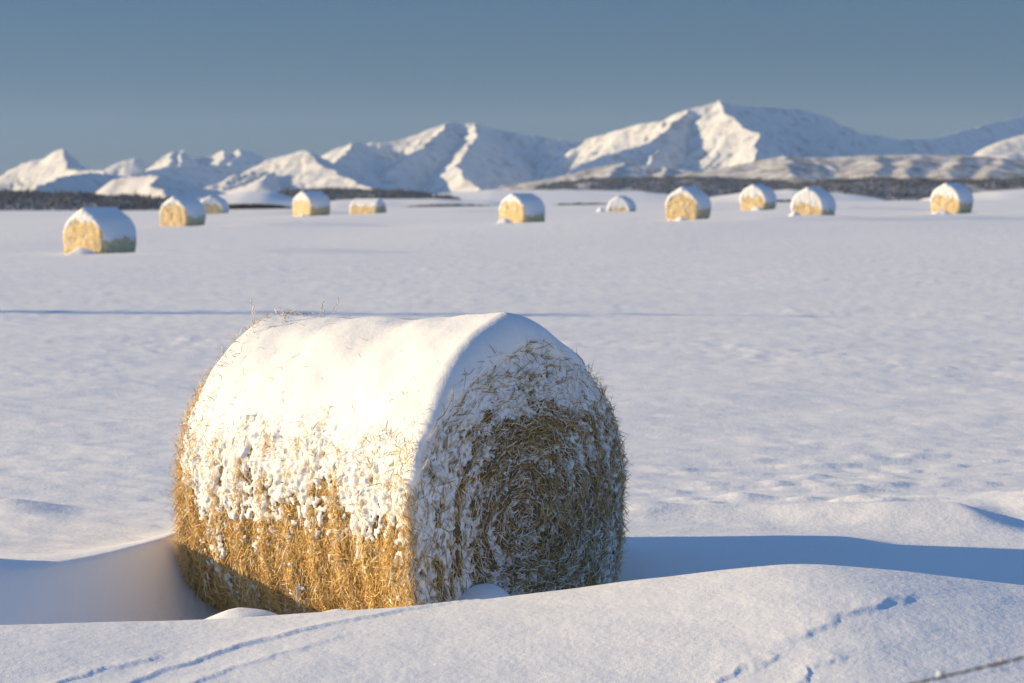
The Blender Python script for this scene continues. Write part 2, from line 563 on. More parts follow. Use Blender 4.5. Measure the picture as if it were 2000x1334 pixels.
# ------------------------------------------------------------------ hills and mountains
def ridge_field(name, ridges, mat, k=0.8, rib=0.28, ribw=120.0, rough=14.0, base=-25.0, xres=7.0, yres=16.0, pad=500.0, seed=0.0, pw=0.92):
    """a mountain as a height field hung from its crest lines; ridges are lists of (px, py, distance)"""
    segs = []
    P = []
    for rd in ridges:
        pts = np.array([at(p[0], p[1], p[2] * 1000.0) for p in rd])
        P.append(pts)
        off = RNG.uniform(0, 5000)
        acc = 0.0
        for a, b in zip(pts[:-1], pts[1:]):
            ln = np.linalg.norm((b - a)[:2])
            segs.append((a, b, ln, acc + off))
            acc += ln
    P = np.concatenate(P)
    zmax = P[:, 2].max()
    reach = (zmax - base) / k * 0.9
    x0, x1 = P[:, 0].min() - pad, P[:, 0].max() + pad
    y0, y1 = P[:, 1].min() - min(reach, 1800), P[:, 1].max() + 500
    nx, ny = int((x1 - x0) / xres) + 2, int((y1 - y0) / yres) + 2
    X, Y = np.meshgrid(np.linspace(x0, x1, nx), np.linspace(y0, y1, ny))
    Xw = X + 30 * fbm(X / 260, Y / 260, seed, 3)
    Yw = Y + 30 * fbm(X / 260, Y / 260, seed + 50, 3)
    H = np.full(X.shape, -1e9)
    D = np.full(X.shape, 1e9)
    T = np.zeros(X.shape)
    for a, b, ln, acc in segs:
        d = (b - a)[:2] / max(ln, 1e-6)
        s = np.clip((Xw - a[0]) * d[0] + (Yw - a[1]) * d[1], 0, ln)
        dist = np.hypot(Xw - a[0] - s * d[0], Yw - a[1] - s * d[1])
        h = a[2] + (b[2] - a[2]) * s / max(ln, 1e-6) - k * 10 * (dist / 10 + 1e-6) ** pw
        m = h > H
        H = np.where(m, h, H)
        D = np.where(m, dist, D)
        T = np.where(m, acc + s, T)
    # gullies and ribs that run down from the crest
    wob = 0.35 * fbm(X / 200, Y / 200, seed + 9, 2) * ribw
    g = np.abs(noise3((T + wob) / ribw, seed + 2.2, D / 900)) + 0.5 * np.abs(noise3((T + wob) / (ribw * 0.43), seed + 7.2, D / 500))
    H = H - rib * np.minimum(D, 260) * g * 1.1
    H = H + rough * fbm(X / 110, Y / 110, seed + 3, 4) * ss(0, 120, D) + rough * 0.12 * noise3(X / 25, Y / 25, seed)
    H = H + rough * 0.45 * np.abs(noise3(X / 60, Y / 90, seed + 4)) * ss(0, 60, D) + rough * 0.35 * np.abs(noise3(X / 24, Y / 40, seed + 8))
    H = np.maximum(H, base + 6 * noise3(X / 300, Y / 300, seed + 1))
    me = mesh_from(name, np.stack([X, Y, H], -1), grid_quads(ny, nx)[:, ::-1], np.full((ny - 1) * (nx - 1), 4))
    return structure(obj(name, me, mat))


# far serrated range on the left
ridge_field('mountain', [[(230, 318, 17), (262, 307, 17), (300, 320, 17), (322, 303, 17), (340, 294, 17), (360, 293, 17), (385, 311, 17), (408, 305, 17), (440, 293, 17), (451, 301, 17), (474, 291, 17), (500, 297, 17), (515, 312, 17), (560, 330, 17)],
                         [(340, 294, 17), (330, 318, 16.4)], [(360, 293, 17), (352, 318, 16.4)], [(440, 293, 17), (430, 322, 16.3)], [(474, 291, 17), (452, 322, 16.3)]],
            M_MOUNT, seed=1.0, ribw=90, yres=22)
# left peak
ridge_field('mountain', [[(-260, 350, 10.4), (-120, 338, 10.4), (-40, 350, 10.3), (0, 343, 10.2), (40, 319, 10.2), (85, 305, 10.2), (108, 295, 10.15), (122, 289, 10.1)],
                         [(122, 289, 10.1), (127, 306, 10.0), (129, 329, 9.85), (160, 331, 9.6), (196, 332, 9.45), (215, 345, 9.2), (230, 375, 8.9)]],
            M_MOUNT, seed=2.0, k=1.0, ribw=55)
# shaded shoulder running away behind the left peak
ridge_field('mountain', [[(60, 372, 6.8), (110, 348, 7.4), (160, 336, 8.0), (215, 341, 8.8), (330, 350, 9.8), (420, 372, 10.5)]], M_MOUNT, seed=3.6, k=0.55, rib=0.06, rough=5)
# rounded knoll beside it
ridge_field('mountain', [[(222, 352, 7.0), (250, 343, 6.95), (296, 341, 6.9), (306, 356, 6.7), (312, 372, 6.5), (318, 390, 6.3)]],
            M_MOUNT, seed=3.0, k=0.9, rib=0.10, rough=6)
# long blue shoulder under the serrated range
ridge_field('mountain', [[(200, 372, 11.2), (260, 340, 11.9), (320, 326, 12.8), (420, 322, 14.2), (520, 322, 15.6), (620, 330, 16.4)]], M_MOUNT, seed=3.9, k=0.6, rib=0.08, rough=6)
# tree-flecked shoulder
ridge_field('mountain', [[(440, 366, 11.7), (480, 338, 11.7), (530, 311, 11.7), (570, 300, 11.6), (600, 293, 11.5), (616, 315, 11.3), (650, 336, 11.0), (700, 356, 10.6), (740, 375, 10.3)], [(530, 311, 11.7), (520, 350, 11.0)]],
            M_MOUNT, seed=4.0, k=0.5, ribw=60, rough=10)
# small peak behind
ridge_field('mountain', [[(600, 312, 14.3), (640, 298, 14.1), (668, 285, 14), (690, 276, 14), (720, 284, 14.6), (800, 300, 15.4)], [(690, 276, 14), (660, 310, 13.2), (625, 345, 12.5), (590, 372, 12.0)]],
            M_MOUNT, seed=5.0, k=0.8)
# middle mountain
ridge_field('mountain', [[(690, 292, 15), (722, 277, 15), (760, 278, 15), (800, 270, 15), (845, 250, 15), (880, 237, 15), (902, 242, 15), (925, 240, 15), (960, 250, 15.2), (1010, 259, 15.3), (1060, 267, 15.5), (1150, 280, 15.7), (1230, 296, 15.9)],
                         [(880, 237, 15), (842, 272, 14.4), (790, 308, 13.9), (762, 335, 13.4)],
                         [(925, 240, 15), (932, 262, 14.55), (912, 292, 14.0), (893, 322, 13.5), (906, 345, 13.1), (945, 372, 12.7)],
                         [(1060, 267, 15.5), (1080, 320, 14.5)]],
            M_MOUNT, seed=6.0, k=0.85)
# the highest mountain
ridge_field('mountain', [[(1145, 270, 14.6), (1182, 262, 14.5), (1250, 241, 14.2), (1300, 235, 14.1), (1342, 214, 14), (1372, 205, 14), (1396, 195, 14), (1420, 204, 14.2), (1480, 207, 14.6), (1560, 210, 14.8), (1600, 225, 15), (1680, 259, 15.2), (1760, 272, 15.4), (1830, 268, 15.8), (1900, 250, 17.2), (1990, 227, 18.6), (2100, 208, 20.0), (2250, 240, 21.0)],
                         [(1396, 195, 14), (1428, 226, 13.6), (1450, 250, 13.35), (1480, 260, 13.15), (1478, 300, 12.7), (1470, 335, 12.3)],
                         [(1342, 214, 14), (1290, 262, 13.5), (1250, 284, 13.3), (1180, 302, 13.0), (1110, 335, 12.6), (1050, 372, 12.2)],
                         [(1300, 235, 14.1), (1292, 285, 13.4), (1262, 330, 12.8)]],
            M_MOUNT, seed=7.0, k=0.85)
# pale brushy apron under it
ridge_field('hill', [[(1020, 380, 10.6), (1080, 358, 10.7), (1150, 330, 10.8), (1220, 316, 10.9), (1300, 326, 10.9), (1400, 340, 10.8), (1500, 350, 10.6)], [(1220, 316, 10.9), (1180, 350, 10.2)], [(1300, 326, 10.9), (1290, 352, 10.2)]],
            M_BRUSH_HILL, seed=12.0, k=0.28, rib=0.10, rough=6, ribw=60)
# shoulder at the right edge
ridge_field('mountain', [[(1890, 303, 9.6), (1925, 288, 9.6), (1960, 276, 9.6), (2000, 264, 9.6), (2080, 250, 9.6), (2200, 270, 9.6)], [(2080, 250, 9.6), (2060, 320, 9.0)]],
            M_MOUNT, seed=8.0, k=0.5, rib=0.08, rough=7)
# brushy foothills on the right
ridge_field('hill', [[(1380, 345, 8.2), (1480, 313, 8.2), (1530, 304, 8.2), (1600, 308, 8.2), (1700, 303, 8.2), (1800, 301, 8.2), (1900, 304, 8.2), (2000, 312, 8.2), (2150, 310, 8.2)],
                     [(1530, 304, 8.2), (1560, 345, 7.5)], [(1720, 302, 8.2), (1705, 345, 7.5)], [(1790, 301, 8.2), (1770, 345, 7.5)], [(1880, 303, 8.2), (1850, 345, 7.5)], [(1960, 308, 8.2), (1930, 345, 7.5)]],
            M_BRUSH_HILL, seed=9.0, k=0.22, rib=0.05, rough=4, ribw=80)


def low_hill(name, pts, Y, depth, mat, base=-22.0, xres=5.0, ny=26, rough=1.2, seed=0.0):
    """a long low swell whose top follows the given pixels at distance Y"""
    P = np.array([at(p[0], p[1], Y) for p in pts])
    x0, x1 = P[0, 0], P[-1, 0]
    nx = int((x1 - x0) / xres) + 2
    X, V = np.meshgrid(np.linspace(x0, x1, nx), np.linspace(-1, 1, ny))
    top = np.interp(X, P[:, 0], P[:, 2])
    Yy = Y + V * depth
    prof = np.cos(np.abs(V) ** 1.1 * math.pi / 2)
    e = ss(0, 0.12, (X - x0) / (x1 - x0)) * ss(0, 0.12, (x1 - X) / (x1 - x0))
    H = base + (top - base) * prof * e + rough * fbm(X / 60, Yy / 60, seed, 3) * prof
    me = mesh_from(name, np.stack([X, Yy, H], -1), grid_quads(ny, nx)[:, ::-1], np.full((ny - 1) * (nx - 1), 4))
    o = structure(obj(name, me, mat))
    return o, X, Yy, H


def forest(hills, n, hmin, hmax, label, dens=None, name='forest'):
    """a far-off wood that reads as one mass: small ragged conifers standing on a hill"""
    V, L = [], []
    base = 0
    X, Yy, H = hills
    ny, nx = X.shape
    ui = RNG.uniform(0, nx - 1.001, n * 3)
    vi = RNG.uniform(0, (ny - 1) * 0.62, n * 3)
    i0, j0 = ui.astype(int), vi.astype(int)
    fu, fv = ui - i0, vi - j0

    def bil(A):
        return (A[j0, i0] * (1 - fu) * (1 - fv) + A[j0, i0 + 1] * fu * (1 - fv) + A[j0 + 1, i0] * (1 - fu) * fv + A[j0 + 1, i0 + 1] * fu * fv)
    x, y, z = bil(X), bil(Yy), bil(H)
    keep = (fbm(x / 55, y / 80, 3.1, 3) + RNG.uniform(-0.5, 0.5, len(x))) > (-0.15 if dens is None else dens)
    keep &= z > H.min() + 0.5
    x, y, z = x[keep][:n], y[keep][:n], z[keep][:n]
    m = len(x)
    h = RNG.uniform(hmin, hmax, m) * (0.9 + 0.55 * noise3(x / 30, y / 60, 9))
    r = h * RNG.uniform(0.18, 0.32, m)
    a = RNG.uniform(0, 6.28, m)
    # two stacked ragged cones of four sides
    vs = []
    for tier, (zb, zt, rr) in enumerate(((0.05, 0.72, 1.0), (0.42, 1.0, 0.62))):
        for q in range(4):
            ang = a + tier * 0.7 + q * math.pi / 2
            rad = r * rr * RNG.uniform(0.7, 1.25, m)
            vs.append(np.stack([x + rad * np.cos(ang), y + rad * np.sin(ang), z - 0.3 + h * (zb + RNG.uniform(-0.05, 0.05, m))], -1))
        vs.append(np.stack([x, y, z - 0.3 + h * zt], -1))
    V = np.stack(vs, 1)                       # m,10,3
    f = []
    for tier in (0, 5):
        for q in range(4):
            f.append([tier + q, tier + (q + 1) % 4, tier + 4])
    f = np.array(f)
    L = (np.arange(m)[:, None, None] * 10 + f[None]).reshape(-1, 3)
    me = mesh_from(name, V.reshape(-1, 3), L, np.full(len(L), 3), smooth=False)
    o = obj(name, me, M_TREE)
    return stuff(o, label)


o, *hl = low_hill('hill', [(-420, 372), (-200, 368), (0, 377), (60, 380), (150, 383), (260, 388), (340, 394), (430, 402), (620, 408)], 3000, 260, M_WOOD, seed=1)
forest(hl, 6500, 4, 8, 'dark wooded slope beyond the field at the far left', dens=-0.7)
low_hill('hill', [(330, 402), (390, 393), (430, 380), (490, 372), (530, 374), (570, 386), (640, 402)], 2400, 160, M_FAR_SNOW, seed=2)
o, *hl = low_hill('hill', [(500, 392), (560, 376), (650, 373), (760, 376), (850, 384), (930, 396)], 4200, 260, M_WOOD, seed=3)
forest(hl, 2600, 6, 9, 'blue-dark wood behind the second bale row left of centre', dens=-0.4)
low_hill('hill', [(560, 404), (660, 392), (760, 388), (860, 388), (960, 394), (1050, 404)], 1900, 130, M_FAR_SNOW, seed=4)
low_hill('hill', [(760, 390), (860, 378), (960, 371), (1100, 371), (1250, 374), (1400, 388)], 5200, 500, M_FAR_SNOW, seed=5)
o, *hl = low_hill('hill', [(990, 378), (1060, 366), (1140, 354), (1250, 351), (1350, 350), (1480, 354), (1600, 362)], 6600, 420, M_WOOD, seed=6)
forest(hl, 6500, 7, 12, 'snow-flecked dark wood at the foot of the highest mountain', dens=-0.15)
low_hill('hill', [(1300, 396), (1400, 384), (1470, 374), (1540, 370), (1640, 378), (1760, 392)], 3000, 200, M_FAR_SNOW, seed=7)
o, *hl = low_hill('hill', [(1430, 388), (1500, 374), (1560, 362), (1640, 354), (1740, 352), (1850, 356), (1950, 354), (2050, 350), (2250, 356), (2400, 370)], 4600, 320, M_WOOD, seed=8)
forest(hl, 8500, 5, 9, 'dark wood stretching behind the rightmost bales', dens=-0.5)
low_hill('hill', [(1760, 392), (1850, 384), (1930, 374), (2000, 370), (2100, 366), (2250, 372)], 2600, 160, M_FAR_SNOW, seed=9)


def brush(spans, label):
    """rows of leafless scrub at the far edge of the field, one tangle of fine twigs"""
    V, L = [], []
    b = 0
    for (px0, px1, py, Y, h, n) in spans:
        for _ in range(n):
            px = random.uniform(px0, px1)
            e = 1 - abs((px - px0) / (px1 - px0) * 2 - 1) ** 3
            p = at(px, py + random.uniform(-0.6, 0.6), Y + random.uniform(-4, 4))
            hh = h * random.uniform(0.5, 1.1) * (0.3 + 0.7 * e)
            for k in range(3):
                dx, dy = random.uniform(-0.5, 0.5) * hh, random.uniform(-0.4, 0.4) * hh
                w = 0.05 + 0.05 * hh
                V += [(p[0] - w, p[1], p[2] - 0.4), (p[0] + w, p[1], p[2] - 0.4), (p[0] + dx + w * 0.8, p[1] + dy, p[2] + hh * random.uniform(0.7, 1)), (p[0] + dx - w * 0.8, p[1] + dy, p[2] + hh * 0.8)]
                L.append((b, b + 1, b + 2, b + 3))
                b += 4
    me = mesh_from('brush', V, L, np.full(len(L), 4), smooth=False)
    stuff(obj('brush', me, M_TWIG), label)


brush([(405, 570, 408, 330, 0.75, 420), (780, 985, 407, 330, 0.6, 420), (1060, 1240, 410, 330, 1.0, 620), (1370, 1470, 408, 330, 0.9, 380), (1490, 1570, 402, 330, 0.9, 240), (1640, 1750, 399, 330, 0.35, 300), (560, 680, 412, 330, 0.4, 200)],
      'thin brown scrub rows along the far edge of the field')


# ------------------------------------------------------------------ bales
def lathe_profile(R, L, f, nface, nfil, nbody, nback):
    """(x, r, nx, nr) from the middle of the near end, over the rim, along the roll, to the middle of the far end"""
    pr = []
    for r in np.linspace(0.004, R - f, nface, endpoint=False):
        pr.append((L / 2, r, 1, 0))
    for a in np.linspace(0, math.pi / 2, nfil, endpoint=False):
        pr.append((L / 2 - f + f * math.cos(a), R - f + f * math.sin(a), math.cos(a), math.sin(a)))
    for x in np.linspace(L / 2 - f, -L / 2 + f, nbody, endpoint=False):
        pr.append((x, R, 0, 1))
    for a in np.linspace(math.pi / 2, math.pi, nfil, endpoint=False):
        pr.append((-L / 2 + f + f * math.cos(a), R - f + f * math.sin(a), math.cos(a), math.sin(a)))
    for r in np.linspace(R - f, 0.004, nback):
        pr.append((-L / 2, r, -1, 0))
    return np.array(pr)


def lathe_points(pr, th):
    x, r, nx, nrr = [pr[:, k][:, None] for k in range(4)]
    s, c = np.sin(th)[None], np.cos(th)[None]
    P = np.stack(np.broadcast_arrays(x + 0 * s, r * s, r * c), -1)
    Nn = np.stack(np.broadcast_arrays(nx + 0 * s, nrr * s, nrr * c), -1)
    return P, Nn


def snow_t(P, Nn, R, L, seed, fine=True):
    """thickness of the lying snow at points P of the roll (negative: none)"""
    x, y, z = P[..., 0], P[..., 1], P[..., 2]
    r = np.hypot(y, z)
    th = np.arctan2(y, z)
    wf = np.clip(Nn[..., 0], 0, 1) ** 1.5
    wk = np.clip(-Nn[..., 0], 0, 1) ** 1.5
    # --- along the roll
    deg = np.degrees(th) + 7.0 * noise3(x * 2.1, th * 1.2, seed) + 4.0 * noise3(x * 6.5, th * 2.5, seed + 3)
    xe = np.clip((x + L / 2) / L, 0, 1)
    lo = -72 + 3.0 * np.cos((xe - 0.55) * 7) + 14 * ss(0.10, 0.0, xe)
    full = ss(lo - 6, lo + 22, deg) * (1 - ss(58 - 30 * ss(0.90, 1.0, xe), 80 - 35 * ss(0.90, 1.0, xe), deg))
    cov = ss(lo - 42, lo + 6, deg) * (1 - ss(70 - 20 * ss(0.90, 1.0, xe), 110, deg))
    pk = 0.055 + 0.062 * ss(0.45, 1.0, xe) + 0.02 * noise3(x * 2.5, 0.5, seed + 6)
    cap = pk * np.clip(1 - np.abs(th + 0.08) / 0.95, 0, 1) ** 1.35 * (1 - 0.65 * ss(0.0, 0.45, th) * ss(0.6, 1.0, xe)) + 0.013 + 0.017 * ss(lo + 6, lo + 55, deg) - 0.012 * ss(0.2, 0.5, th)
    lump = 0.8 * fbm(x * 5, y * 5, z * 4, 2) + 1.4 * (0.24 - np.abs(fbm(x * 12, y * 12 + 3, z * 9, 2, 0.5))) + 0.75 * fbm(x * 36, y * 36, z * 30, 2, 0.6) if fine else 0.6 * fbm(x * 5, y * 5, z * 5, 2)
    lump2 = noise3(x * 30, y * 30, z * 26) if fine else 0
    soft = 0.014 * fbm(x * 3.0, y * 3, z * 3, 2)
    rows_ = 0.002 * np.cos((x / L + 0.03 * np.sin(th * 3)) * math.pi * 19.0)
    tb = rows_ * (1 - full) + full * (cap + soft) + (1 - 0.9 * full) * (0.012 * lump + 0.005 * lump2) * (1 - 0.6 * ss(0.0, 0.6, full)) + (1 - full) * (-0.021 + 0.026 * cov)
    tb = np.where(full < 0.5, np.where(tb > 0, 0.009 * (1 - np.exp(-tb / 0.005)), tb) * (1 - 2 * full) + tb * 2 * full, tb)
    # --- on the near end
    zz, yy = z / R, y / R
    zs = z + 0.09 * (1 - (r / R) ** 2)
    rs = np.hypot(y, zs) * (1 + 0.10 * noise3(y * 3.5, z * 3.5, seed + 5)) + 0.02 * noise3(y * 9, z * 9, seed + 6)
    ts = np.arctan2(y, zs) + 0.35 * noise3(y * 4, z * 4, seed + 9)
    c = 0.385 + 0.05 * noise3(y * 4, z * 4, seed + 8)
    c = c + 0.14 * ss(0.15, -0.75, yy) * ss(-0.8, 0.1, zz)          # more on the left
    c = c - 0.13 * ss(0.0, 0.35, yy) * ss(0.25, -0.15, zz)           # bare on the lower right
    c = c + 0.34 * ss(0.42, 0.72, zz)
    c = c - 0.26 * np.exp(-(((yy - 0.12) / 0.30) ** 2 + ((zz - 0.74) / 0.09) ** 2))
    c = c - 0.30 * np.exp(-(((yy - 0.15) / 0.33) ** 2 + ((zz - 0.42) / 0.09) ** 2))
    c = c + 0.8 * ss(0.92, 1.02, r / R + 0.05 * noise3(y * 9, z * 9, seed + 1)) * ss(0.35, 0.80, zz - 0.45 * yy)
    c = c + 0.40 * ss(0.88, 1.0, r / R) * ss(0.15, -0.3, yy) * ss(0.0, 0.45, zz)
    if fine:
        n = 0.40 * noise3(np.cos(ts) * 5, np.sin(ts) * 5, rs * 17 + ts * 0.6) + 0.30 * noise3(y * 16, z * 19, seed + 2) + 0.95 * noise3(np.cos(ts) * 14, np.sin(ts) * 14, rs * 46 + ts) + 0.65 * noise3(y * 46, z * 46, seed)
    else:
        n = 0.9 * fbm(y * 4, z * 4, seed + 2, 2)
    a = np.clip(c, 0, 1.1)
    tf = 0.026 * (n * (1 - 0.75 * ss(0.75, 1.05, a)) + 2.7 * (a - 0.5) + 0.42)
    thin = np.where(tf > 0, 0.015 * (1 - np.exp(-tf / 0.009)), tf)
    hv = ss(0.75, 1.0, a)
    tf = thin * (1 - hv) + np.minimum(tf, 0.05) * hv
    tk = -0.05 + 0.06 * ss(0.6, 0.95, zz)
    wb = np.clip(1 - wf - wk, 0, 1)
    return wb * tb + wf * tf + wk * tk


def straw_disp(P, Nn, R, L, seed):
    x, y, z = P[..., 0], P[..., 1], P[..., 2]
    r = np.hypot(y, z)
    th = np.arctan2(y, z)
    wf = np.abs(Nn[..., 0])
    band = -0.030 * np.abs(np.sin((x / L + 0.006 * np.sin(th * 3)) * math.pi * 9.5)) ** 0.6
    db = band + 0.016 * fbm(x * 8, y * 8, z * 8, 3)
    zs = z + 0.09 * (1 - (r / R) ** 2)
    df = 0.008 * np.sin(np.hypot(y, zs) * 2 * math.pi / 0.11 + np.arctan2(y, zs) + 2.5 * noise3(y * 4, z * 4, seed + 2)) + 0.014 * fbm(y * 9, z * 9, seed, 3) + 0.03 * (1 - (r / R) ** 2)
    return np.where(wf > 0.7, df, db) * 1.0


def sag(V, n_low=3.2):
    """the roll has settled: its lower half bulges out to a squarer, flatter-footed section"""
    V = np.asarray(V, float)
    y, z = V[..., 1], V[..., 2]
    th = np.arctan2(y, z)
    n = 2.0 + (n_low - 2.0) * ss(0.25, -0.45, np.cos(th))
    f = (np.abs(np.sin(th)) ** n + np.abs(np.cos(th)) ** n + 1e-9) ** (-1.0 / n)
    out = V.copy()
    out[..., 1] *= f
    out[..., 2] *= f
    return out


def shell(name, pr, th, disp, cut=None):
    P, Nn = lathe_points(pr, th)
    d = disp(P, Nn)
    V = sag(P + Nn * d[..., None])
    Q = grid_quads(len(pr), len(th), wrap=True)[:, ::-1]
    if cut is not None:
        keep = (d.ravel()[Q] > cut).any(1)
        Q = Q[keep]
        used = np.unique(Q)
        mp = np.full(V.shape[0] * V.shape[1], -1)
        mp[used] = np.arange(len(used))
        return mesh_from(name, V.reshape(-1, 3)[used], mp[Q], np.full(len(Q), 4))
    return mesh_from(name, V, Q, np.full(len(Q), 4))


def ribbons(name, P, Nn, T, ln, wd, lift, tint, frost, twist):
    """straw stems as bent tapering ribbons"""
    B = np.cross(T, Nn)
    B = B * np.cos(twist)[:, None] + Nn * np.sin(twist)[:, None]
    p0 = P - T * (ln * 0.45)[:, None] - Nn * 0.008
    p1 = P + Nn * (lift * 0.45 + 0.004)[:, None]
    p2 = P + T * (ln * 0.55)[:, None] + Nn * lift[:, None]
    w = (wd / 2)[:, None] * B
    V = sag(np.stack([p0 - w, p0 + w, p1 - w, p1 + w, p2 - w * 0.5, p2 + w * 0.5], 1))
    n = len(P)
    i = (np.arange(n) * 6)[:, None]
    Q = np.concatenate([i + np.array([[0, 1, 3, 2]]), i + np.array([[2, 3, 5, 4]])], 1).reshape(-1, 4)
    me = mesh_from(name, V.reshape(-1, 3), Q, np.full(len(Q), 4), smooth=False)
    for nm, arr in (('tint', tint), ('frost', frost)):
        at_ = me.attributes.new(nm, 'FLOAT', 'POINT')
        at_.data.foreach_set('value', np.repeat(arr, 6).astype(np.float32))
    return me


R0, L0 = BALE['R'], BALE['L']
ROT = math.atan2(BN[1], BN[0])
main = thing('straw_bale', 'big round straw bale with thick snow cap in the foreground hollow', 'bale', (BC[0], BC[1], BC[2]), ROT, None)

prS = lathe_profile(R0 - 0.015, L0 - 0.03, 0.05, 60, 6, 150, 14)
thS = np.linspace(-math.pi, math.pi, 300, endpoint=False)
roll_me = shell('straw_roll', prS, thS, lambda P, Nn: straw_disp(P, Nn, R0, L0, 3.0))
obj('straw_roll', roll_me, M_STRAW, main)
roll_me.materials.append(plain_mat('weathered shade-dark straw end', (0.16, 0.105, 0.05), var=0.5, scale=60))  # weathered near end; shade of the gaps is put into its darker colour
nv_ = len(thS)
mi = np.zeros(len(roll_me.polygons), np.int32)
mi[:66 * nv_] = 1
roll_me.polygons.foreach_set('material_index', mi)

prC = lathe_profile(R0, L0, 0.06, 122, 10, 230, 10)
q = np.linspace(0, 1, 760, endpoint=False)
thC = -math.pi + 2 * math.pi * q
obj('snow_cap', shell('snow_cap', prC, thC, lambda P, Nn: snow_t(P, Nn, R0, L0, 4.0) + 0.0, cut=-0.012), M_CAP, main)


def strand_set(n_body, n_face, n_rim):
    Ps, Ns, Ts, ln, wd, lf, ti, fr_ = [], [], [], [], [], [], [], []
    # roll
    n = n_body
    x = RNG.uniform(-L0 / 2, L0 / 2, n)
    th = RNG.uniform(-math.pi, math.pi, n)
    P = np.stack([x, R0 * np.sin(th), R0 * np.cos(th)], -1)
    Nn = np.stack([0 * x, np.sin(th), np.cos(th)], -1)
    t = snow_t(P, Nn, R0, L0, 4.0)
    keep = t < RNG.uniform(-0.01, 0.030, n)
    d = straw_disp(P, Nn, R0, L0, 3.0)
    over = (t > -0.004) & (t < 0.020) & (np.degrees(th) < -64 + 10 * noise3(x * 3, th * 3, 1.1)) & (RNG.uniform(0, 1, n) < 0.13)
    keep |= over
    P = P + Nn * np.where(over, np.maximum(t, d * 0.9), d * 0.9 - 0.008)[:, None]
    P, Nn, th, t = P[keep], Nn[keep], th[keep], t[keep]
    n = len(P)
    C_ = np.stack([0 * th, np.cos(th), -np.sin(th)], -1) * RNG.choice([-1, 1], n)[:, None]
    A_ = np.tile([1.0, 0, 0], (n, 1))
    ang = RNG.normal(0, 0.75, n)
    T = C_ * np.cos(ang)[:, None] + A_ * np.sin(ang)[:, None]
    Ps.append(P); Ns.append(Nn); Ts.append(T)
    ln.append(RNG.uniform(0.025, 0.085, n)); wd.append(RNG.uniform(0.0025, 0.005, n))
    lf.append(np.clip(RNG.normal(0.012, 0.014, n), -0.004, 0.06))
    ti.append(0.28 + 0.72 * np.clip(RNG.beta(2.2, 1.6, n), 0, 1))
    fr_.append(np.where(RNG.uniform(0, 1, n) < 0.45 * ss(-0.03, 0.0, t), RNG.uniform(0.4, 0.95, n), 0.0))
    # near end
    n = n_face
    r = R0 * np.sqrt(RNG.uniform(0, 1, n))
    th = RNG.uniform(-math.pi, math.pi, n)
    P = np.stack([0 * r + L0 / 2 - 0.015, r * np.sin(th), r * np.cos(th)], -1)
    Nn = np.tile([1.0, 0, 0], (n, 1))
    t = snow_t(P, Nn, R0, L0, 4.0)
    keep = t < RNG.uniform(-0.012, 0.022, n)
    d = straw_disp(P, Nn, R0, L0, 3.0) * 0.8
    over = (t > -0.004) & (t < 0.055) & (RNG.uniform(0, 1, n) < np.where(t < 0.03, 0.12, 0.05))
    keep |= over
    P = P + Nn * np.where(over, np.maximum(t + 0.012, d), d)[:, None]
    P, Nn, th, r, t = P[keep], Nn[keep], th[keep], r[keep], t[keep]
    n = len(P)
    th = np.arctan2(P[:, 1], P[:, 2] + 0.09 * (1 - (r / R0) ** 2))      # the windings sag below the middle
    C_ = np.stack([0 * th, np.cos(th), -np.sin(th)], -1) * RNG.choice([-1, 1], n)[:, None]
    A_ = np.stack([0 * th, np.sin(th), np.cos(th)], -1)
    ang = RNG.normal(0.15, 0.60, n) + 0.5 * noise3(P[:, 1] * 5, P[:, 2] * 5, 3.3)
    T = C_ * np.cos(ang)[:, None] + A_ * np.sin(ang)[:, None]
    Ps.append(P); Ns.append(Nn); Ts.append(T)
    ln.append(RNG.uniform(0.03, 0.12, n) * (0.6 + 0.4 * r / R0)); wd.append(RNG.uniform(0.0025, 0.0055, n))
    lf.append(np.clip(RNG.normal(0.012, 0.013, n), -0.004, 0.06))
    ti.append(0.55 * np.clip(RNG.beta(1.4, 2.0, n), 0, 1))  # stems tinted darker than on the roll, the end's shade in their colour
    fr_.append(np.where(RNG.uniform(0, 1, n) < 0.35 * ss(-0.04, 0.01, t), 0.8, RNG.uniform(0.0, 0.12, n)))
    # loose ends that bristle from both rims
    n = n_rim
    th = RNG.uniform(-math.pi, math.pi, n)
    end = RNG.choice([-1, 1], n)
    x = end * (L0 / 2 - np.abs(RNG.normal(0.0, 0.05, n)) - 0.01)
    P = np.stack([x, (R0 - 0.02) * np.sin(th), (R0 - 0.02) * np.cos(th)], -1)
    rad = np.stack([0 * th, np.sin(th), np.cos(th)], -1)
    t = snow_t(P, rad, R0, L0, 4.0)
    keep = t < RNG.uniform(-0.015, 0.03, n)
    P, rad, th, t, end = P[keep], rad[keep], th[keep], t[keep], end[keep]
    n = len(P)
    C_ = np.stack([0 * th, np.cos(th), -np.sin(th)], -1) * RNG.choice([-1, 1], n)[:, None]
    T = C_ * RNG.uniform(0.2, 1, n)[:, None] + rad * RNG.uniform(0.1, 0.8, n)[:, None] + np.stack([end * RNG.uniform(-0.1, 0.5, n), 0 * th, 0 * th], -1)
    T /= np.linalg.norm(T, axis=1)[:, None]
    Ps.append(P); Ns.append(rad); Ts.append(T)
    ln.append(RNG.uniform(0.04, 0.15, n)); wd.append(RNG.uniform(0.002, 0.0045, n))
    lf.append(RNG.uniform(0.0, 0.03, n)); ti.append(np.clip(RNG.beta(2.2, 1.6, n), 0, 1))
    fr_.append(np.where(RNG.uniform(0, 1, n) < 0.12, 0.8, 0.0))
    # broken stems lying on the cap, most near its far end
    n = 420
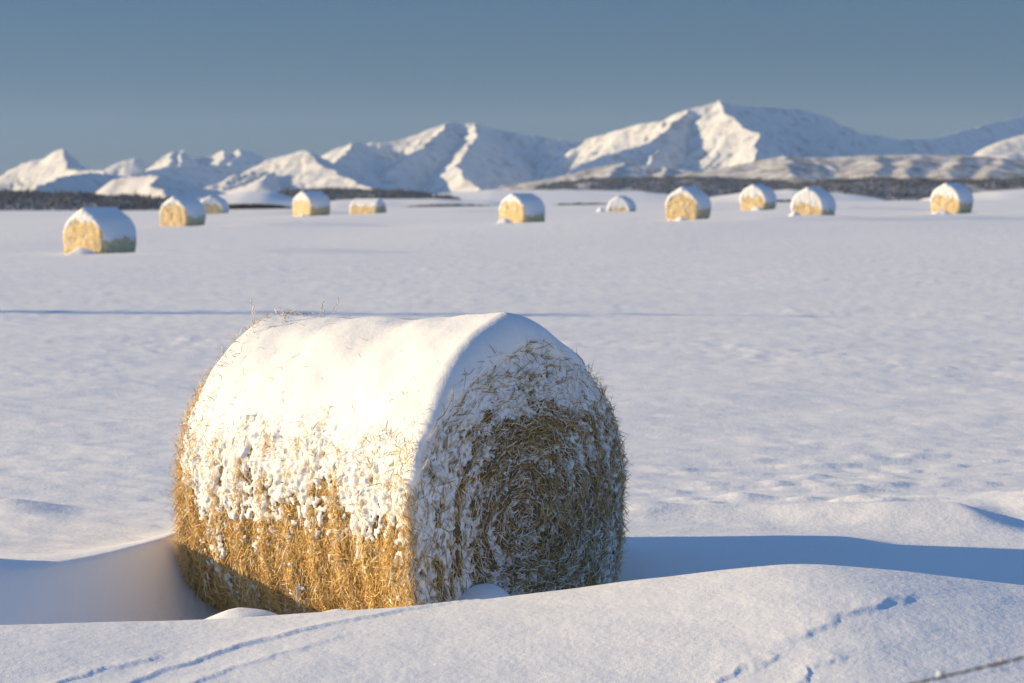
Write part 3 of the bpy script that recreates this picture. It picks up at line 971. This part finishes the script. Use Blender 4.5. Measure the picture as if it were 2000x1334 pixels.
    x = np.where(RNG.uniform(0, 1, n) < 0.75, -L0 / 2 + np.abs(RNG.normal(0, 0.12, n)), RNG.uniform(-L0 / 2, L0 / 2, n))
    th = RNG.uniform(-1.6, 0.2, n)
    rad = np.stack([0 * th, np.sin(th), np.cos(th)], -1)
    P = np.stack([x, R0 * np.sin(th), R0 * np.cos(th)], -1)
    P = P + rad * (snow_t(P, rad, R0, L0, 4.0) + 0.004)[:, None]
    ang = RNG.uniform(0, 6.28, n)
    T = np.stack([np.cos(ang), np.sin(ang) * np.cos(th), -np.sin(ang) * np.sin(th)], -1)
    Ps.append(P); Ns.append(rad); Ts.append(T)
    ln.append(RNG.uniform(0.015, 0.06, n)); wd.append(RNG.uniform(0.002, 0.004, n))
    lf.append(RNG.uniform(0.0, 0.02, n)); ti.append(RNG.uniform(0.2, 0.9, n)); fr_.append(np.where(RNG.uniform(0, 1, n) < 0.5, 0.5, 0.0))
    cat = np.concatenate
    P = cat(Ps)
    return ribbons('loose_straw', P, cat(Ns), cat(Ts), cat(ln), cat(wd), cat(lf), cat(ti), cat(fr_), RNG.normal(0, 0.7, len(P)))


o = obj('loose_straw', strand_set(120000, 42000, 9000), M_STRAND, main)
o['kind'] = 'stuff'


def tube(path, rad, sides=6):
    path = np.asarray(path, float)
    n = len(path)
    tg = np.gradient(path, axis=0)
    tg /= np.linalg.norm(tg, axis=1)[:, None] + 1e-12
    ref = np.tile([0.0, 0, 1.0], (n, 1))
    ref[np.abs(tg[:, 2]) > 0.9] = (1, 0, 0)
    a = np.cross(tg, ref)
    a /= np.linalg.norm(a, axis=1)[:, None]
    b = np.cross(tg, a)
    rad = np.broadcast_to(np.asarray(rad, float), (n,))
    ph = np.linspace(0, 2 * math.pi, sides, endpoint=False)
    V = path[:, None] + rad[:, None, None] * (a[:, None] * np.cos(ph)[None, :, None] + b[:, None] * np.sin(ph)[None, :, None])
    return V.reshape(-1, 3), grid_quads(n, sides, wrap=True)


def join(parts):
    V, Q, b = [], [], 0
    for v, q_ in parts:
        V.append(v)
        Q.append(q_ + b)
        b += len(v)
    return np.concatenate(V), np.concatenate(Q)


# dry frosted stalks that stand out of the cap at its far end
stalk_spec = [(-0.80, -0.42, 0.13), (-0.86, -0.36, 0.16), (-0.70, -0.25, 0.10), (-0.66, 0.02, 0.10), (-0.60, 0.04, 0.12), (-0.84, -0.15, 0.07)]
for k, (sx, sth, h) in enumerate(stalk_spec):
    base = np.array([sx, (R0 + 0.02) * math.sin(sth), (R0 + 0.02) * math.cos(sth)])
    up = np.array([random.uniform(-0.35, 0.1), math.sin(sth) * 0.3 + random.uniform(-0.3, 0.3), 1.0])
    pts = [base + up * h * 1.2 * s + np.array([0, 0.03, 0]) * s * s for s in np.linspace(0, 1, 6)]
    parts = [tube(pts, np.linspace(0.002, 0.0012, 6), 4)]
    for s in range(7):                                    # seed head
        p = pts[-1] - up * 0.012 * s
        d = np.array([random.uniform(-1, 1), random.uniform(-1, 1), 0.9]) * 0.014
        parts.append(tube([p, p + d * 0.5, p + d], [0.0015, 0.004, 0.001], 4))
    V, Q = join(parts)
    me = mesh_from('stalk', V, Q, np.full(len(Q), 4))
    for nm, val in (('tint', 0.75), ('frost', 0.55)):
        a_ = me.attributes.new(nm, 'FLOAT', 'POINT')
        a_.data.foreach_set('value', np.full(len(V), val, np.float32))
    obj('stalk', me, M_STRAND, main)


# ---- the bales across the field
GROUP = 'round straw bales scattered across the far field'


def far_bale_meshes(seed, snowy, peak, low=112):
    pr = lathe_profile(R0 - 0.01, L0, 0.07, 12, 4, 26, 8)
    th = np.linspace(-math.pi, math.pi, 72, endpoint=False)
    roll = shell('straw_roll', pr, th, lambda P, Nn: 0.03 * fbm(P[..., 0] * 4 + seed, P[..., 1] * 4, P[..., 2] * 4, 3))

    def cap_t(P, Nn):
        x, y, z = P[..., 0], P[..., 1], P[..., 2]
        r = np.hypot(y, z)
        thh = np.arctan2(y, z)
        n = fbm(x * 4 + seed * 3, y * 4, z * 4, 3)
        a0 = peak
        gothic = R0 * (1.02 / np.cos(np.clip(a0 - np.abs(thh), 0, None)) - 1.0)
        cover = ss(low, low - 24, np.abs(np.degrees(thh)) + 12 * n)
        sag = 1 + 0.03 * noise3(x * 1.2, seed, 0.3)
        body = -0.05 * (1 - cover) + cover * (0.02 + gothic * sag) + 0.010 * n
        zz = z / R0
        cf = ss(0.20, 0.75, zz + 0.14 * n + 0.45 * ss(0.7, 1.0, r / R0) + snowy)
        face = -0.05 + 0.09 * cf + 0.015 * n
        w = np.abs(Nn[..., 0]) ** 1.5
        return body * (1 - w) + face * w
    pr2 = lathe_profile(R0, L0, 0.10, 20, 6, 34, 12)
    th2 = np.linspace(-math.pi, math.pi, 110, endpoint=False)
    cap = shell('snow_cap', pr2, th2, cap_t, cut=-0.01)
    roll.materials.append(M_FAR_STRAW)
    cap.materials.append(M_FAR_SNOW)
    return roll, cap


SNOWY = [-0.20, -0.15, 0.05, 0.0, -0.1, -0.2, 0.45, -0.15, 0.25, 0.35, 0.2]
PEAK = [0.56, 0.52, 0.45, 0.54, 0.35, 0.50, 0.42, 0.54, 0.46, 0.52, 0.50]
BK = []
for i, (px, py, w, share, label, left, sink) in enumerate(SPEC):
    x, Y, zg, a = PL[i]
    n = np.array([-math.sin(a) if left else math.sin(a), -math.cos(a)])
    # turn with the line of sight
    az = math.atan2(-(px - 1000) / F, 1.0)
    rz = math.atan2(n[1], n[0]) + az
    b = thing('straw_bale', label, 'bale', (x, Y, zg + R0 - sink), rz, GROUP)
    roll, cap = far_bale_meshes(3.7 * i + 1, SNOWY[i], PEAK[i], 66 if i == 4 else random.uniform(102, 116))
    obj('straw_roll', roll, None, b)
    obj('snow_cap', cap, None, b)
    BK.append((x, Y, zg, n))
    print('bale', i, round(x, 1), round(Y, 1), 'z', round(zg, 2), 'ground', round(gz(x, Y), 2))


def mound(px, py, Y, rx, ry, h, seed):
    p = at(px, py, Y)
    nu, nv = 12, 28
    rr = np.linspace(0.02, 1, nu)
    ph = np.linspace(0, 2 * math.pi, nv, endpoint=False)
    Rr, Ph = np.meshgrid(rr, ph, indexing='ij')
    wob = 1 + 0.25 * noise3(np.cos(Ph) * 1.3, np.sin(Ph) * 1.3, seed)
    X = Rr * np.cos(Ph) * rx * wob
    Yy = Rr * np.sin(Ph) * ry * wob
    Z = h * (1 - Rr ** 2) ** 1.3 - 0.12 * Rr + 0.04 * noise3(X * 3, Yy * 3, seed)
    me = mesh_from('snow_mound', np.stack([X, Yy, Z], -1), grid_quads(nu, nv, wrap=True), np.full((nu - 1) * nv, 4))
    o = structure(obj('snow_mound', me, M_FAR_SNOW))
    o.location = (p[0], p[1], p[2])


for (px, i, dx, rx, h) in ((160, 0, 0, 0.75, 0.22), (985, 5, 0, 0.55, 0.28), (1330, 7, 0, 0.5, 0.15), (1553, 9, 0, 0.55, 0.4), (1600, 9, 0, 0.5, 0.2), (1838, 10, 0, 0.7, 0.2), (592, 3, 0, 0.5, 0.18), (1173, 6, 0, 0.4, 0.4), (1478, 8, 0, 0.5, 0.25)):
    x, Y, zg, n = BK[i]
    mound(px, SPEC[i][1] + (1 if i else 2), Y - 1.2, rx, 0.6, h, i + 0.3)


for i, (x, Y, zg, n) in enumerate(BK):                     # low drifts added downwind of each bale to hide its shadow
    px = SPEC[i][0]
    mound(px + 6.0 * F / Y, SPEC[i][1] + 1.0, Y - 1.6, 7.5, 1.3, 0.16 + 0.0006 * Y, 20.3 + i)

# ------------------------------------------------------------------ unseen pole added left of the frame to cast the long field shadow
lx, ly = ground_at(0, 609, 0.0)
ux, uy = math.cos(SUN_AZ), math.sin(SUN_AZ)
pxx = -17.5
pyy = ly + (pxx - lx) * uy / ux
pole = thing('shadow_pole', 'unseen twin pole added beyond the left edge to cast the long thin field shadow', 'pole', (pxx, pyy, gz(pxx, pyy)), SUN_AZ + math.pi)
for off in (-0.26, 0.26):
    hs = np.linspace(-1.0, 5.9 if off > 0 else 4.9, 24)
    V, Q = tube(np.stack([0 * hs, 0 * hs + off, hs], -1) + 0.004 * RNG.normal(size=(24, 3)) * np.array([1, 1, 0]), np.linspace(0.22, 0.10, 24), 18)
    top = np.arange(18) + 23 * 18
    obj('shadow_mast', mesh_from('shadow_mast', V, np.concatenate([Q.ravel(), top]), np.concatenate([np.full(len(Q), 4), [18]])), M_POST, pole)
for hz_ in (1.4, 2.5, 3.6, 4.6):
    V, Q = tube([(0.0, -0.48, hz_), (0.0, 0.0, hz_), (0.0, 0.48, hz_)], [0.05, 0.05, 0.05], 10)
    obj('shadow_mast_tie', mesh_from('shadow_mast_tie', V, Q, np.full(len(Q), 4)), M_WIRE, pole)

# ------------------------------------------------------------------ barbed wire crossing the bottom right corner
fence = thing('wire_fence', 'blurred rusty barbed wire strand cutting across the bottom right corner', 'fence', (1.0, 5.45, gz(1.0, 5.45)))
fl = np.array(fence.location)
pa, pb = at(1780, 1336, 5.45), at(2000, 1284, 5.45)
slope = (pb[2] - pa[2]) / (pb[0] - pa[0])


def wire_pt(x):
    dx = x - pa[0]
    return np.array([x, 5.45, pa[2] + slope * dx + 0.035 * dx * (x - pb[0])]) - fl


xl, xr = -2.6, 2.0
xs = np.linspace(xl, xr, 520)
core = np.array([wire_pt(x) for x in xs])
tw = xs * 2 * math.pi / 0.06
for sgn in (0, math.pi):
    off = 0.0022 * np.stack([0 * xs, np.cos(tw + sgn), np.sin(tw + sgn)], -1)
    V, Q = tube(core + off, 0.0018, 6)
    obj('wire', mesh_from('wire', V, Q, np.full(len(Q), 4)), M_WIRE, fence)


def barb_mesh():
    parts = []
    h = np.linspace(0, 1, 26)
    coil = np.stack([(h - 0.5) * 0.014, 0.0052 * np.cos(h * 6 * math.pi), 0.0052 * np.sin(h * 6 * math.pi)], -1)
    parts.append(tube(coil, 0.0014, 5))
    for k, (sx, ang) in enumerate(((-0.006, 0.7), (0.006, 2.5), (-0.003, 3.9), (0.003, 5.6))):
        d = np.array([sx * 1.2, math.cos(ang) * 0.02, math.sin(ang) * 0.02])
        p = np.array([sx, 0.005 * math.cos(ang), 0.005 * math.sin(ang)])
        parts.append(tube([p, p + d * 0.5, p + d], [0.0015, 0.0013, 0.0004], 5))
    V, Q = join(parts)
    me = mesh_from('barb', V, Q, np.full(len(Q), 4))
    me.materials.append(M_WIRE)
    return me


bm_ = barb_mesh()
x0 = float(at(1841, 1315, 5.45)[0])
for k in range(-26, 7):
    x = x0 + k * 0.127
    if xl + 0.05 < x < xr - 0.05:
        o = obj('barb', bm_, None, fence)
        o.location = wire_pt(x)
        o.rotation_euler = (random.uniform(0, 6.28), -math.atan(slope), 0)
for x in (x0 - 0.006, x0 + 0.133, x0 + 0.05):
    nu, nv = 6, 10
    th_, ph_ = np.meshgrid(np.linspace(0.05, math.pi - 0.05, nu), np.linspace(0, 2 * math.pi, nv, endpoint=False), indexing='ij')
    rr = 0.007 if x == x0 - 0.006 else 0.0035
    V = np.stack([1.3 * rr * np.sin(th_) * np.cos(ph_), rr * np.sin(th_) * np.sin(ph_), rr * np.cos(th_)], -1)
    V = V * (1 + 0.25 * noise3(V[..., 0] * 200, V[..., 1] * 200, V[..., 2] * 200))[..., None]
    o = obj('snow_lump', mesh_from('snow_lump', V, grid_quads(nu, nv, wrap=True)[:, ::-1], np.full((nu - 1) * nv, 4)), M_CAP, fence)
    o.location = wire_pt(x) + np.array([0, 0, 0.006])
for x in (xl, xr):                                        # weathered posts outside the frame that carry the wire
    w = wire_pt(x)
    zb = gz(x, 5.5) - fl[2] - 0.3
    ht = w[2] + 0.12
    hs = np.linspace(zb, ht, 10)
    V, Q = tube(np.stack([0 * hs + w[0], 0 * hs + w[1] + 0.055, hs], -1) + 0.004 * RNG.normal(size=(10, 3)) * np.array([1, 1, 0]), np.linspace(0.055, 0.05, 10), 14)
    top = np.arange(14) + 9 * 14
    me = mesh_from('post', V, np.concatenate([Q.ravel(), top]), np.concatenate([np.full(len(Q), 4), [14]]))
    obj('post', me, M_POST, fence)

# ------------------------------------------------------------------ the winter air
HAZE = 1.4e-5
if HAZE > 0:
    x0, x1, y0, y1, z0, z1 = -46000, 46000, -60, 31000, -60, 900
    v = [(x, y, z) for x in (x0, x1) for y in (y0, y1) for z in (z0, z1)]
    f = [(0, 1, 3, 2), (4, 6, 7, 5), (0, 4, 5, 1), (2, 3, 7, 6), (0, 2, 6, 4), (1, 5, 7, 3)]
    me = mesh_from('haze', v, np.array(f), np.full(6, 4), smooth=False)
    m = bpy.data.materials.new('cold air')
    m.use_nodes = True
    t = m.node_tree
    for n in list(t.nodes):
        t.nodes.remove(n)
    vol = N(t, 'ShaderNodeVolumePrincipled')
    vol.inputs['Color'].default_value = (0.52, 0.72, 1.0, 1)
    vol.inputs['Density'].default_value = HAZE
    out = N(t, 'ShaderNodeOutputMaterial')
    t.links.new(vol.outputs[0], out.inputs['Volume'])
    stuff(obj('haze', me, m))
